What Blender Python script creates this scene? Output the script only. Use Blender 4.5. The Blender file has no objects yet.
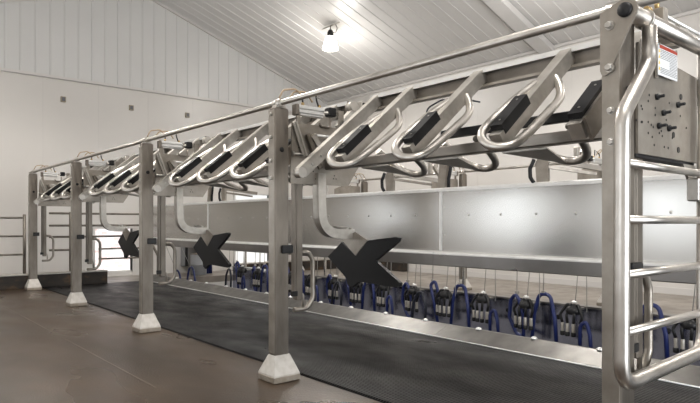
import bpy, math, random
from mathutils import Vector, Matrix
random.seed(7)
R = math.radians
C = bpy.context.scene.collection
scn = bpy.context.scene

# ------------------------------------------------------------------ materials
def new_mat(name):
    m = bpy.data.materials.new(name); m.use_nodes = True
    nt = m.node_tree; b = nt.nodes['Principled BSDF']
    return m, nt, b

def simple(name, col, rough=.5, metal=0.0, emit=None, es=0.0, spec=None):
    m, nt, b = new_mat(name)
    b.inputs['Base Color'].default_value = (*col, 1)
    b.inputs['Roughness'].default_value = rough
    b.inputs['Metallic'].default_value = metal
    if spec is not None: b.inputs['Specular IOR Level'].default_value = spec
    if emit:
        b.inputs['Emission Color'].default_value = (*emit, 1)
        b.inputs['Emission Strength'].default_value = es
    return m

def noise(nt, scale, detail=4, stretch=(1, 1, 1), coord='Object', rough=.55):
    tc = nt.nodes.new('ShaderNodeTexCoord'); mp = nt.nodes.new('ShaderNodeMapping')
    mp.inputs['Scale'].default_value = stretch
    n = nt.nodes.new('ShaderNodeTexNoise')
    n.inputs['Scale'].default_value = scale; n.inputs['Detail'].default_value = detail
    n.inputs['Roughness'].default_value = rough
    nt.links.new(tc.outputs[coord], mp.inputs['Vector'])
    nt.links.new(mp.outputs['Vector'], n.inputs['Vector'])
    return n.outputs['Fac']

def ramp(nt, fac, stops):
    r = nt.nodes.new('ShaderNodeValToRGB')
    e = r.color_ramp.elements
    while len(e) < len(stops): e.new(0.5)
    for i, (p, c) in enumerate(stops):
        e[i].position = p; e[i].color = (c[0], c[1], c[2], 1) if hasattr(c, '__len__') else (c, c, c, 1)
    nt.links.new(fac, r.inputs['Fac'])
    return r.outputs['Color']

def bump(nt, b, h, strength, dist=.01, prev=None):
    bp = nt.nodes.new('ShaderNodeBump')
    bp.inputs['Strength'].default_value = strength; bp.inputs['Distance'].default_value = dist
    nt.links.new(h, bp.inputs['Height'])
    if prev: nt.links.new(prev, bp.inputs['Normal'])
    nt.links.new(bp.outputs['Normal'], b.inputs['Normal'])
    return bp.outputs['Normal']

def steel(name, lo, hi, r0=.3, r1=.45, scale=6, stretch=(1, 1, 1), metal=1.0, bs=.03):
    m, nt, b = new_mat(name)
    f = noise(nt, scale, 5, stretch)
    nt.links.new(ramp(nt, f, [(.22, lo), (.78, hi)]), b.inputs['Base Color'])
    nt.links.new(ramp(nt, noise(nt, scale * 2.3, 3, stretch), [(.22, r0), (.78, r1)]), b.inputs['Roughness'])
    b.inputs['Metallic'].default_value = metal
    if bs: bump(nt, b, noise(nt, scale * 4, 3, stretch), bs, .004)
    return m

M = {}
M['post'] = steel('post_steel', (.11, .094, .077), (.31, .277, .24), .34, .5, 6, (1, 1, .25), metal=.8)
M['tube'] = steel('tube_steel', (.42, .39, .355), (.66, .63, .59), .32, .46, 6, bs=0)
M['bar'] = steel('bar_steel', (.32, .295, .26), (.60, .57, .525), .36, .5, 8, metal=.72)
M['plate'] = steel('plate_steel', (.22, .195, .165), (.44, .405, .36), .34, .5, 5, metal=.75)
M['beam'] = steel('beam_steel', (.12, .108, .095), (.33, .305, .275), .28, .44, 5, (1, .35, 1), metal=.85)
M['sheet'] = steel('sheet_steel', (.50, .485, .46), (.60, .585, .56), .24, .27, .7, (1, 1, 1), bs=0)
M['pit'] = steel('pit_sheet_steel', (.24, .255, .33), (.38, .40, .50), .16, .24, 2, (1, 1, 1), bs=0)  # blue reflection tinted into the steel's base colour
M['lip'] = steel('lip_steel', (.23, .22, .215), (.31, .30, .29), .26, .36, 2, bs=0)
M['kerb'] = steel('kerb_steel', (.10, .096, .09), (.20, .192, .18), .34, .46, 4)
M['alu'] = steel('aluminium', (.66, .655, .64), (.8, .795, .78), .35, .45, 9, metal=.6)
M['bolt'] = steel('bolt_steel', (.42, .40, .37), (.55, .53, .5), .3, .42, 20)
M['rubber'] = simple('black_rubber', (.010, .010, .011), .5, spec=.3)
M['plastic'] = simple('black_plastic', (.010, .010, .011), .4, spec=.35)
M['hole'] = simple('dark_hole', (.01, .009, .008), .8)
M['brass'] = simple('brass', (.5, .36, .17), .35, 1)
M['hose'] = simple('blue_hose', (.006, .015, .095), .4)
M['hose_dark'] = simple('black_hose', (.010, .012, .022), .4)
M['tan_hose'] = simple('tan_air_hose', (.42, .31, .2), .5)
M['dark_wall'] = simple('grey_block_wall', (.20, .19, .18), .7)
M['cord'] = simple('grey_cord', (.36, .35, .33), .6)
M['white'] = simple('white_paint', (.62, .605, .58), .45)
M['paper'] = simple('label_white', (.72, .73, .74), .3)
M['red'] = simple('label_red', (.42, .045, .02), .35)
M['yellow'] = simple('label_yellow', (.75, .5, .05), .35)
M['ink'] = simple('label_ink', (.12, .12, .13), .5)
M['trim'] = simple('wall_trim', (.60, .58, .56), .4)
M['grey_panel'] = simple('grey_door_paint', (.22, .225, .235), .4)
M['glass_glow'] = simple('lamp_glass', (.9, .88, .84), .3, 0, (1, .93, .82), 7)

def wall_mat(name, col, rough, bs=0.0):
    m, nt, b = new_mat(name)
    c2 = tuple(x * .95 for x in col)
    nt.links.new(ramp(nt, noise(nt, .8, 4), [(.3, c2), (.7, col)]), b.inputs['Base Color'])
    b.inputs['Roughness'].default_value = rough
    if bs: bump(nt, b, noise(nt, 3, 2), bs, .02)
    return m
M['wall'] = wall_mat('white_wall_panel', (.66, .635, .605), .32, .05)
M['ribwall'] = wall_mat('white_ribbed_sheet', (.66, .655, .645), .24)
M['ceil'] = wall_mat('white_ceiling_sheet', (.62, .61, .60), .34)

# base covers: chalky white with rust at the foot
def base_cover_mat():
    m, nt, b = new_mat('base_cover_paint')
    nt.links.new(ramp(nt, noise(nt, 14, 5), [(.25, (.46, .43, .38)), (.6, (.60, .57, .53))]), b.inputs['Base Color'])
    b.inputs['Roughness'].default_value = .55
    return m
M['cover'] = base_cover_mat()
M['foot'] = steel('foot_plate', (.26, .22, .17), (.40, .36, .31), .5, .7, 18, metal=.5)

def floor_mat():
    m, nt, b = new_mat('concrete_floor')
    big = noise(nt, 1.1, 6, (1, .55, 1), rough=.6)
    col = ramp(nt, big, [(.28, (.022, .013, .007)), (.5, (.046, .029, .017)), (.72, (.085, .056, .035))])
    sp = ramp(nt, noise(nt, 170, 2), [(.40, .55), (.62, 1.5)])
    mx = nt.nodes.new('ShaderNodeMixRGB'); mx.blend_type = 'MULTIPLY'; mx.inputs['Fac'].default_value = 1
    nt.links.new(col, mx.inputs['Color1']); nt.links.new(sp, mx.inputs['Color2'])
    nt.links.new(mx.outputs['Color'], b.inputs['Base Color'])
    b.inputs['Specular IOR Level'].default_value = .42
    nt.links.new(ramp(nt, noise(nt, 1.6, 2, (1, .45, 1)), [(.25, .22), (.75, .42)]), b.inputs['Roughness'])
    bump(nt, b, noise(nt, 60, 2), .7, .005)
    return m
M['floor'] = floor_mat()

def far_floor_mat():
    m, nt, b = new_mat('pale_platform_floor')
    col = ramp(nt, noise(nt, 1.4, 6), [(.3, (.19, .165, .14)), (.7, (.30, .265, .23))])
    nt.links.new(col, b.inputs['Base Color'])
    nt.links.new(ramp(nt, noise(nt, 3, 5), [(.35, .3), (.7, .5)]), b.inputs['Roughness'])
    bump(nt, b, noise(nt, 30, 3), .2, .01)
    return m
M['floor2'] = far_floor_mat()

def mat_mat():
    m, nt, b = new_mat('ribbed_rubber_mat')
    tc = nt.nodes.new('ShaderNodeTexCoord')
    mp = nt.nodes.new('ShaderNodeMapping'); mp.inputs['Scale'].default_value = (1, 1, 1)
    nt.links.new(tc.outputs['Object'], mp.inputs['Vector'])
    hs = []
    for d, s in (('X', 11), ('Y', 11)):
        w = nt.nodes.new('ShaderNodeTexWave'); w.bands_direction = d
        w.inputs['Scale'].default_value = s; w.inputs['Distortion'].default_value = 0
        nt.links.new(mp.outputs['Vector'], w.inputs['Vector']); hs.append(w.outputs['Fac'])
    mx = nt.nodes.new('ShaderNodeMath'); mx.operation = 'MULTIPLY'
    nt.links.new(hs[0], mx.inputs[0]); nt.links.new(hs[1], mx.inputs[1])
    f = noise(nt, 2.2, 6, (1, .6, 1))
    nt.links.new(ramp(nt, f, [(.3, (.003, .003, .0035)), (.6, (.007, .007, .008)), (.8, (.022, .021, .02))]), b.inputs['Base Color'])
    nt.links.new(ramp(nt, noise(nt, 2.6, 5, (1, .5, 1)), [(.25, .24), (.75, .55)]), b.inputs['Roughness'])
    b.inputs['Specular IOR Level'].default_value = .16
    bump(nt, b, mx.outputs[0], .8, .012)
    return m
M['mat'] = mat_mat()

def brown_mat():
    m, nt, b = new_mat('rusty_brown_ledge')
    col = ramp(nt, noise(nt, 5, 8, (1, 1, 2)), [(.3, (.010, .009, .008)), (.55, (.028, .02, .014)), (.72, (.11, .06, .025))])
    nt.links.new(col, b.inputs['Base Color']); b.inputs['Roughness'].default_value = .6
    return m
M['brown'] = brown_mat()

def yard_mat():
    m, nt, b = new_mat('yard_wall_blocks')
    tc = nt.nodes.new('ShaderNodeTexCoord'); br = nt.nodes.new('ShaderNodeTexBrick')
    mp = nt.nodes.new('ShaderNodeMapping'); mp.inputs['Rotation'].default_value = (R(90), 0, 0)
    br.inputs['Scale'].default_value = 2.6
    br.inputs['Color1'].default_value = (.74, .50, .46, 1); br.inputs['Color2'].default_value = (.8, .78, .78, 1)
    br.inputs['Mortar'].default_value = (.8, .8, .8, 1); br.inputs['Mortar Size'].default_value = .03
    nt.links.new(tc.outputs['Object'], mp.inputs['Vector'])
    nt.links.new(mp.outputs['Vector'], br.inputs['Vector']); nt.links.new(br.outputs['Color'], b.inputs['Base Color'])
    b.inputs['Roughness'].default_value = .7
    return m
M['yard'] = yard_mat()

# ------------------------------------------------------------------ mesh building
class MB:
    def __init__(s): s.v = []; s.f = []; s.sm = []
    def add(s, vs, fs, smooth=False):
        o = len(s.v); s.v += [tuple(v) for v in vs]
        for f in fs: s.f.append(tuple(i + o for i in f)); s.sm.append(smooth)
        return s
    def box(s, x0, x1, y0, y1, z0, z1, c=0.0):
        if c <= 0:
            vs = [(x, y, z) for z in (z0, z1) for y in (y0, y1) for x in (x0, x1)]
            return s.add(vs, [(0, 2, 3, 1), (4, 5, 7, 6), (0, 1, 5, 4), (2, 6, 7, 3), (0, 4, 6, 2), (1, 3, 7, 5)])
        # chamfered box: octagon in XY, swept in Z with pulled in ends
        def ring(z, i): return [(x0+c+i, y0+i, z), (x1-c-i, y0+i, z), (x1-i, y0+c+i, z), (x1-i, y1-c-i, z),
                                (x1-c-i, y1-i, z), (x0+c+i, y1-i, z), (x0+i, y1-c-i, z), (x0+i, y0+c+i, z)]
        vs = ring(z0, c) + ring(z0 + c, 0) + ring(z1 - c, 0) + ring(z1, c)
        fs = [tuple(range(7, -1, -1)), tuple(range(24, 32))]
        for k in range(3):
            for i in range(8):
                a = k * 8 + i; b = k * 8 + (i + 1) % 8
                fs.append((a, b, b + 8, a + 8))
        return s.add(vs, fs)
    def obox(s, p, q, w, h, up=(0, 0, 1), off=0.0):
        """rectangular bar from p to q, w across (side), h along up; off shifts along up"""
        p = Vector(p); q = Vector(q); d = (q - p).normalized()
        side = d.cross(Vector(up)).normalized(); u = side.cross(d).normalized()
        vs = []
        for e in (p, q):
            for a, b in ((-1, -1), (1, -1), (1, 1), (-1, 1)):
                vs.append(e + side * a * w / 2 + u * (b * h / 2 + off))
        return s.add(vs, [(0, 1, 2, 3)[::-1], (4, 5, 6, 7)] + [(i, (i + 1) % 4, (i + 1) % 4 + 4, i + 4) for i in range(4)])
    def prism(s, poly, axis, a, b):
        """poly = 2D points; axis the extrude axis: 'x' -> (y,z), 'y' -> (x,z), 'z' -> (x,y)"""
        def P(u, v, t): return {'x': (t, u, v), 'y': (u, t, v), 'z': (u, v, t)}[axis]
        n = len(poly)
        ar = sum(poly[i][0] * poly[(i + 1) % n][1] - poly[(i + 1) % n][0] * poly[i][1] for i in range(n))
        if ar < 0: poly = poly[::-1]
        if axis == 'y': poly = poly[::-1]
        vs = [P(u, v, a) for u, v in poly] + [P(u, v, b) for u, v in poly]
        fs = [tuple(range(n))[::-1], tuple(range(n, 2 * n))] + [(i, (i + 1) % n, (i + 1) % n + n, i + n) for i in range(n)]
        return s.add(vs, fs)
    def tube(s, pts, r, n=12, fil=0.0, closed=False, square=False, caps=True, up=None):
        pts = [Vector(p) for p in pts]
        if fil > 0: pts = fillet(pts, fil, closed)
        N = len(pts)
        tan = []
        for i in range(N):
            a = pts[(i - 1) % N] if (closed or i > 0) else pts[i]
            b = pts[(i + 1) % N] if (closed or i < N - 1) else pts[i]
            tan.append((b - a).normalized())
        ref = Vector(up) if up else (Vector((0, 0, 1)) if abs(tan[0].z) < .9 else Vector((0, 1, 0)))
        nrm = (ref - tan[0] * ref.dot(tan[0])).normalized()
        vs = []
        k = 4 if square else n
        for i in range(N):
            nrm = (nrm - tan[i] * nrm.dot(tan[i])).normalized()
            bi = tan[i].cross(nrm)
            for j in range(k):
                t = 2 * math.pi * (j + (.5 if square else 0)) / k
                rr = r * (1.414 if square else 1)
                vs.append(pts[i] + (nrm * math.cos(t) + bi * math.sin(t)) * rr)
        fs = []
        for i in range(N if closed else N - 1):
            for j in range(k):
                a = i * k + j; b = i * k + (j + 1) % k
                c = ((i + 1) % N) * k + (j + 1) % k; d = ((i + 1) % N) * k + j
                fs.append((a, b, c, d))
        s.add(vs, fs, not square)
        if caps and not closed:
            o = len(s.v) - len(vs)
            s.f.append(tuple(range(o + k - 1, o - 1, -1))); s.sm.append(False)
            s.f.append(tuple(range(o + (N - 1) * k, o + N * k))); s.sm.append(False)
        return s
    def lathe(s, prof, base=(0, 0, 0), axis=(0, 0, 1), n=20, smooth=True):
        ax = Vector(axis).normalized(); b = Vector(base)
        ref = Vector((1, 0, 0)) if abs(ax.x) < .9 else Vector((0, 1, 0))
        u = ax.cross(ref).normalized(); w = ax.cross(u)
        vs = []
        for r, h in prof:
            for j in range(n):
                t = 2 * math.pi * j / n
                vs.append(b + ax * h + (u * math.cos(t) + w * math.sin(t)) * max(r, 1e-4))
        fs = []
        for i in range(len(prof) - 1):
            for j in range(n):
                fs.append((i * n + j, i * n + (j + 1) % n, (i + 1) * n + (j + 1) % n, (i + 1) * n + j))
        s.add(vs, fs, smooth)
        o = len(s.v) - len(vs)
        s.f.append(tuple(range(o + n - 1, o - 1, -1))); s.sm.append(False)
        s.f.append(tuple(range(o + (len(prof) - 1) * n, o + len(prof) * n))); s.sm.append(False)
        return s
    def hexbolt(s, p, axis, r=.013, h=.012):
        s.lathe([(r * 1.25, 0), (r * 1.25, h * .25)], p, axis, 12, False)
        ax = Vector(axis).normalized()
        s.lathe([(r, h * .25), (r, h * .85), (r * .8, h)], p, axis, 6, False)
        return s
    def build(s, name, mat, parent=None, loc=(0, 0, 0)):
        me = bpy.data.meshes.new(name)
        me.from_pydata(s.v, [], s.f)
        for p, q in zip(me.polygons, s.sm): p.use_smooth = q
        me.materials.append(mat)
        me.update()
        o = bpy.data.objects.new(name, me); C.objects.link(o)
        o.location = loc
        if parent: o.parent = parent
        return o

def fillet(pts, r, closed=False):
    out = []; N = len(pts)
    for i in range(N):
        if not closed and i in (0, N - 1): out.append(pts[i]); continue
        p = pts[i]; a = pts[(i - 1) % N]; b = pts[(i + 1) % N]
        u = (a - p); v = (b - p); lu = u.length; lv = v.length; u.normalize(); v.normalize()
        ang = u.angle(v)
        if ang > math.pi - .05: out.append(p); continue
        t = min(r / math.tan(ang / 2), lu * .48, lv * .48); 
        s0 = p + u * t; s1 = p + v * t
        steps = 8
        for k in range(steps + 1):
            w = k / steps   # quadratic bend close to an arc
            wt = 1 / max(math.sin(ang / 2), .2) ** .0
            q = s0 * (1 - w) ** 2 + p * 2 * w * (1 - w) + s1 * w ** 2
            out.append(q)
    return out

def chaikin(pts, it=3):
    pts = [Vector(p) for p in pts]
    for _ in range(it):
        q = [pts[0]]
        for a, b in zip(pts, pts[1:]): q += [a * .75 + b * .25, a * .25 + b * .75]
        pts = q + [pts[-1]]
    return pts
def tag(o, label=None, cat=None, group=None, kind=None):
    if label: o['label'] = label
    if cat: o['category'] = cat
    if group: o['group'] = group
    if kind: o['kind'] = kind
    return o
def empty(name, loc, rz=0):
    o = bpy.data.objects.new(name, None); C.objects.link(o)
    o.location = loc; o.rotation_euler = (0, 0, rz); o.empty_display_size = .1
    return o
def kids(o): return [c for c in bpy.data.objects if c.parent == o]
def copy_tree(o, parent=None):
    c = o.copy(); C.objects.link(c)
    if parent: c.parent = parent
    for ch in kids(o): copy_tree(ch, c)
    return c
def dup(o, loc, label, rz=None):
    c = copy_tree(o); c.location = loc; c['label'] = label
    if rz is not None: c.rotation_euler = (0, 0, rz)
    return c
def struct(name, mb, mat, loc=(0, 0, 0)):
    return tag(mb.build(name, mat, None, loc), kind='structure')

# ------------------------------------------------------------------ setting constants
HC = 1.285
XL, XR, YF, YB = -.6, 11.6, -5.0, 14.8
PX = 2.76
PY = [1.30, 4.18, 7.09, 10.0, 12.92]
KERB, PITX = 5.0, 7.35
EAVE, RIDX, SL = 5.14, 5.5, .3333
RIDZ = EAVE + SL * (XR - RIDX)
def roofz(x): return RIDZ - SL * abs(x - RIDX)

# ------------------------------------------------------------------ floor, pit
f = MB(); f.box(XL - .2, 5.42, YF, 13.35, -.15, 0); f.box(XL - .2, XR + .2, YF - .2, YF + 2, -.151, -.0005)
struct('floor', f, M['floor'])
f = MB(); f.box(PITX + .12, XR + .2, YF + 2, 13.35, -.15, 0); f.box(XL - .2, XR + .2, 13.35, YB + .2, -.15, 0)
struct('floor_platform', f, M['floor2'])
f = MB(); f.box(5.42, PITX + .12, YF + 2, 13.35, -1.15, -1.0)
struct('floor_pit', f, M['dark_wall'])
f = MB(); f.box(5.30, 5.42, YF + 2, 13.35, -1.0, -.151)
struct('wall_pit_near', f, M['wall'])
f = MB(); f.box(5.30, PITX + .12, 13.35, 13.45, -1.1, -.151)
struct('wall_pit_end', f, M['wall'])
f = MB(); f.box(5.30, PITX + .12, YF + 1.9, YF + 2, -1.1, -.151)
struct('wall_pit_front', f, M['wall'])
f = MB(); f.box(1.863, 1.871, 4.6, 13.1, .0005, .002); 
struct('trim_floor_joint', f, simple('joint_sealant', (.15, .125, .10), .5))

# ------------------------------------------------------------------ walls (with real openings)
def wall_x(name, x0, x1, ya, yb, z0, z1, holes, mat, topf=None):
    """wall of constant X from ya..yb with rectangular holes (y0,y1,z0,z1)"""
    b = MB(); ys = sorted({ya, yb, *[h[0] for h in holes], *[h[1] for h in holes]})
    for a, c in zip(ys, ys[1:]):
        hs = [h for h in holes if h[0] <= a + 1e-6 and h[1] >= c - 1e-6]
        if not hs: b.box(x0, x1, a, c, z0, z1)
        else:
            h = hs[0]
            if h[2] > z0: b.box(x0, x1, a, c, z0, h[2])
            b.box(x0, x1, a, c, h[3], z1)
    return struct(name, b, mat)
def wall_y(name, y0, y1, xa, xb, z0, z1, holes, mat):
    b = MB(); xs = sorted({xa, xb, *[h[0] for h in holes], *[h[1] for h in holes]})
    for a, c in zip(xs, xs[1:]):
        hs = [h for h in holes if h[0] <= a + 1e-6 and h[1] >= c - 1e-6]
        if not hs: b.box(a, c, y0, y1, z0, z1)
        else:
            h = hs[0]
            if h[2] > z0: b.box(a, c, y0, y1, z0, h[2])
            b.box(a, c, y0, y1, h[3], z1)
    return struct(name, b, mat)

WIN_L = [(0.4, 2.0, 1.0, 2.3), (3.6, 5.2, 1.0, 2.3), (6.8, 8.4, 1.0, 2.3), (10.0, 11.6, 1.0, 2.3)]
wall_x('wall_left', XL - .15, XL, YF, YB, 0, EAVE, WIN_L, M['wall'])
wall_x('wall_right', XR, XR + .15, YF, YB, 0, EAVE, [], M['wall'])
DOORS = [(4.50, 5.40, .10, 1.17), (8.30, 9.45, .0, 2.13)]
TRIMZ = 4.68
wall_y('wall_back', YB, YB + .15, XL, XR, 0, TRIMZ, DOORS, M['wall'])
wall_y('wall_front', YF - .15, YF, XL, XR, 0, EAVE, [(2.0, 5.0, .0, 3.0)], M['dark_wall'])
# gable tops
b = MB(); b.prism([(XL, EAVE), (XR, EAVE), (RIDX, RIDZ)], 'y', YF - .15, YF); struct('wall_front_gable', b, M['wall'])

# seams between the smooth wall panels of the lower back wall
b = MB()
x = XL + .3
while x < XR:
    b.box(x, x + .007, YB - .0035, YB, .0, TRIMZ); x += 1.22
for x in (1.3, 2.52, 6.18, 7.4): pass
struct('trim_wall_seams', b, M['trim'])
b = MB(); y = 0.35
while y < YB:
    b.box(XR - .0035, XR, y, y + .008, 0, EAVE); y += 1.22
struct('trim_side_wall_seams', b, M['trim'])

def ribbed(n0, n1, pitch, wid=.05, h=.013, minor=True):
    """profile of (t, depth)"""
    pts = [(n0, 0)]; t = n0 + pitch * .5
    while t + wid < n1:
        pts += [(t - wid * .5, 0), (t - wid * .28, h), (t + wid * .28, h), (t + wid * .5, 0)]
        t += pitch
    pts.append((n1, 0)); return pts
# ribbed upper gable: heights follow the roof line
pts = ribbed(XL, XR, .305)
vs = []; fs = []
xs_ = sorted(pts + [(RIDX, 0)] if all(abs(p[0] - RIDX) > 1e-3 for p in pts) else pts)
for x, h in xs_:
    vs += [(x, YB - .03 - h, TRIMZ), (x, YB - .03 - h, roofz(x) + .02)]
for i in range(len(xs_) - 1): fs.append((2 * i, 2 * i + 2, 2 * i + 3, 2 * i + 1))
# back side closes the sheet
n = len(vs); vs += [(XL, YB + .15, TRIMZ), (XR, YB + .15, TRIMZ), (XR, YB + .15, EAVE), (RIDX, YB + .15, RIDZ), (XL, YB + .15, EAVE)]
fs.append((n, n + 4, n + 3, n + 2, n + 1))
b = MB(); b.add(vs, fs); struct('wall_back_gable', b, M['ribwall'])
b = MB(); b.box(XL, XR, YB - .075, YB, TRIMZ - .035, TRIMZ + .03); struct('trim_gable_band', b, M['trim'])
# screws of the ribbed sheet
b = MB()
for row in range(2):
    x = XL + .45
    while x < XR:
        z = (5.35, 6.15)[row] 
        if z < roofz(x) - .2: b.lathe([(.012, 0), (.009, .006)], (x, YB - .03, z), (0, -1, 0), 6, False)
        x += .61
struct('trim_sheet_screws', b, M['ink'])

# ceiling: two ribbed slopes, ribs run down the slope
def slope(name, xa, xb):
    pts = ribbed(YF, YB, .305)
    vs = []; fs = []
    za, zb = roofz(xa), roofz(xb)
    for y, h in pts: vs += [(xa, y, za - h), (xb, y, zb - h)]
    flip = xb < xa
    for i in range(len(pts) - 1):
        q = (2 * i, 2 * i + 1, 2 * i + 3, 2 * i + 2)
        fs.append(q if not flip else q[::-1])
    n = len(vs); vs += [(xa, YF, za + .12), (xb, YF, zb + .12), (xb, YB, zb + .12), (xa, YB, za + .12)]
    fs.append((n, n + 1, n + 2, n + 3))
    b = MB(); b.add(vs, fs); return struct(name, b, M['ceil'])
slope('ceiling', RIDX, XR + .2); slope('ceiling_left', RIDX, XL - .2)
# rafter covers
for i, y in enumerate((-0.4, 7.0)):
    b = MB()
    b.prism([(RIDX, RIDZ - .02), (XR, EAVE - .02), (XR, EAVE - .16), (RIDX, RIDZ - .16)], 'y', y - .16, y + .16)
    struct('trim_rafter_%d' % (i + 1), b, M['ceil'])
# corner trims: rake along the gable, eave along side wall
b = MB(); b.obox((RIDX, YB - .06, RIDZ - .03), (XR, YB - .06, EAVE - .03), .07, .05)
b.obox((RIDX, YB - .06, RIDZ - .03), (XL, YB - .06, EAVE - .03), .07, .05); struct('trim_rake', b, M['trim'])
b = MB(); b.box(XR - .05, XR, YF, YB, EAVE - .06, EAVE + .0); struct('trim_eave', b, M['trim'])
b = MB(); b.box(XR - .05, XR, YB - .05, YB, 0, TRIMZ); struct('trim_corner', b, M['trim'])
b = MB(); b.box(XR - .015, XR, YF, 11.2, 0, .12); struct('baseboard_right', b, M['trim'])

# windows in the near wall and openings in the far one
def glass_mat():
    m, nt, bb = new_mat('clear_glass')
    bb.inputs['Base Color'].default_value = (.97, .98, .98, 1); bb.inputs['Roughness'].default_value = .02
    bb.inputs['Transmission Weight'].default_value = 1; bb.inputs['IOR'].default_value = 1.05
    return m
M['glass'] = glass_mat()
for i, (y0, y1, z0, z1) in enumerate(WIN_L):
    b = MB(); t = .05
    b.box(XL - .12, XL + .02, y0, y0 + t, z0, z1); b.box(XL - .12, XL + .02, y1 - t, y1, z0, z1)
    b.box(XL - .12, XL + .02, y0 + t, y1 - t, z0, z0 + t); b.box(XL - .12, XL + .02, y0 + t, y1 - t, z1 - t, z1)
    ym = (y0 + y1) / 2; b.box(XL - .10, XL, ym - .02, ym + .02, z0 + t, z1 - t)
    w = struct('window_%d' % (i + 1), b, M['white'])
for i, (x0, x1, z0, z1) in enumerate(DOORS):
    b = MB(); t = .06
    b.box(x0 - t, x0, YB - .03, YB + .15, z0, z1 + t); b.box(x1, x1 + t, YB - .03, YB + .15, z0, z1 + t)
    b.box(x0, x1, YB - .03, YB + .15, z1, z1 + t)
    if i == 0:
        for k in (1,): b.box(x0, x1, YB + .02, YB + .05, z0, z0 + .04)
    struct('window_%d' % (5 + i) if i == 0 else 'door_1', b, M['trim'])
b = MB(); b.box(4.50, 5.40, YB + .055, YB + .063, .10, 1.17); g = struct('window_6', b, M['glass'])

# yard outside, seen through the opening
b = MB(); b.box(7.3, 16, 18.0, 18.2, -.2, 4.2)
tag(b.build('yard_wall', M['white']), 'sunlit white wall outside, seen through the far doorway', 'wall')
b = MB(); b.box(1, 7.2, 19.0, 19.2, -.2, 3.2)
tag(b.build('yard_wall', M['yard']), 'sunlit pale red and white block wall outside, seen through low window', 'wall')
b = MB(); b.box(-15, 25, YB + .2, 40, -.25, -.16); struct('ground_outside', b, simple('gravel', (.5, .48, .45), .9))

# dark ledge at the end of the parlour
def ledge(name, x0, x1, label):
    r = empty(name, ((x0 + x1) / 2, 13.3, 0))
    w = (x1 - x0) / 2
    MB().box(-w, w, -.1, .12, 0, .262, .006).build('body', M['brown'], r)
    MB().box(-w, w, -.11, .13, .262, .292, .005).build('cap', M['bar'], r)
    tag(r, label, 'ledge', 'ledges at the end of the stalls')
ledge('end_ledge', XL + .01, 4.28, 'low dark rusty ledge behind the farthest post, left of the stalls')
ledge('end_ledge', 7.48, XR - .02, 'low dark brown ledge at far end across the pit')
r = empty('side_ledge', (XR - .1, 12.2, 0))
MB().box(-.12, .08, -1.0, .98, 0, .25, .006).build('body', M['brown'], r)
MB().box(-.13, .09, -1.0, .98, .25, .28, .005).build('cap', M['foot'], r)
tag(r, 'dark brown ledge running along the far side wall by the corner', 'ledge')

# ------------------------------------------------------------------ mat, kerb, pit panel
b = MB(); b.prism([(2.97, .001), (2.985, .018), (5.06, .018), (5.06, .001)], 'y', YF + 2.2, 13.15)
tag(b.build('rubber_floor_mat', M['mat']), 'long black ribbed rubber mat under the stalls beside the steel kerb', 'mat')

SEG = 2.9
edges = [4.53 + SEG * k for k in range(-2, 4)]       # seams: -1.27 .. 13.2
names_near = ['beyond the nearest post', 'in the nearest bay', 'behind the second nearest post', 'in the third bay back', 'at the far end of the row']
def kerb_seg():
    r = empty('kerb_segment', (0, 0, 0))
    b = MB(); L = SEG / 2 - .002
    b.prism([(KERB, .001), (KERB, .022), (5.03, .03), (5.27, .125), (5.31, .125), (5.31, -.14), (5.302, -.15), (5.302, .001)], 'y', -L, L)
    b.build('kerb_sheet', M['kerb'], r)
    b = MB(); b.tube([(KERB + .005, -L, .024), (KERB + .005, L, .024)], .008, 6)
    b.build('edge_strip', M['alu'], r)
    for k in range(4):
        MB().lathe([(.035, 0), (.035, .008), (.02, .022), (0, .028)], (5.285, -L + .37 + .7 * k, .124), (0, 0, 1), 14).build('cap_nut', M['alu'], r)
    return r
k0 = kerb_seg()
for i in range(5):
    o = k0 if i == 0 else copy_tree(k0)
    o.location = (.08, edges[i] + SEG / 2, 0)
    tag(o, 'sloped stainless steel kerb length ' + names_near[i], 'kerb', 'kerb lengths along the mat')

def pit_seg():
    r = empty('pit_wall_panel', (0, 0, 0)); L = SEG / 2 - .002
    b = MB(); b.box(PITX, PITX + .1, -L, L, -.98, .20); b.build('sheet', M['pit'], r)
    b = MB(); b.prism([(PITX - .01, .20), (PITX + .14, .20), (PITX + .14, .0), (PITX + .16, .0), (PITX + .16, .225), (PITX - .01, .225)], 'y', -L, L)
    b.build('rim', M['lip'], r)
    for k in range(4):
        MB().lathe([(.035, 0), (.035, .02), (.025, .03)], (PITX, -L + .55 + .7 * k, .04), (-1, 0, 0), 14).build('knob', M['plastic'], r)
    return r
k0 = pit_seg()
for i in range(5):
    o = k0 if i == 0 else copy_tree(k0)
    o.location = (0, edges[i] + SEG / 2, 0)
    tag(o, 'shiny steel pit wall panel behind milking clusters ' + names_near[i], 'panel', 'pit wall panels')

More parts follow.
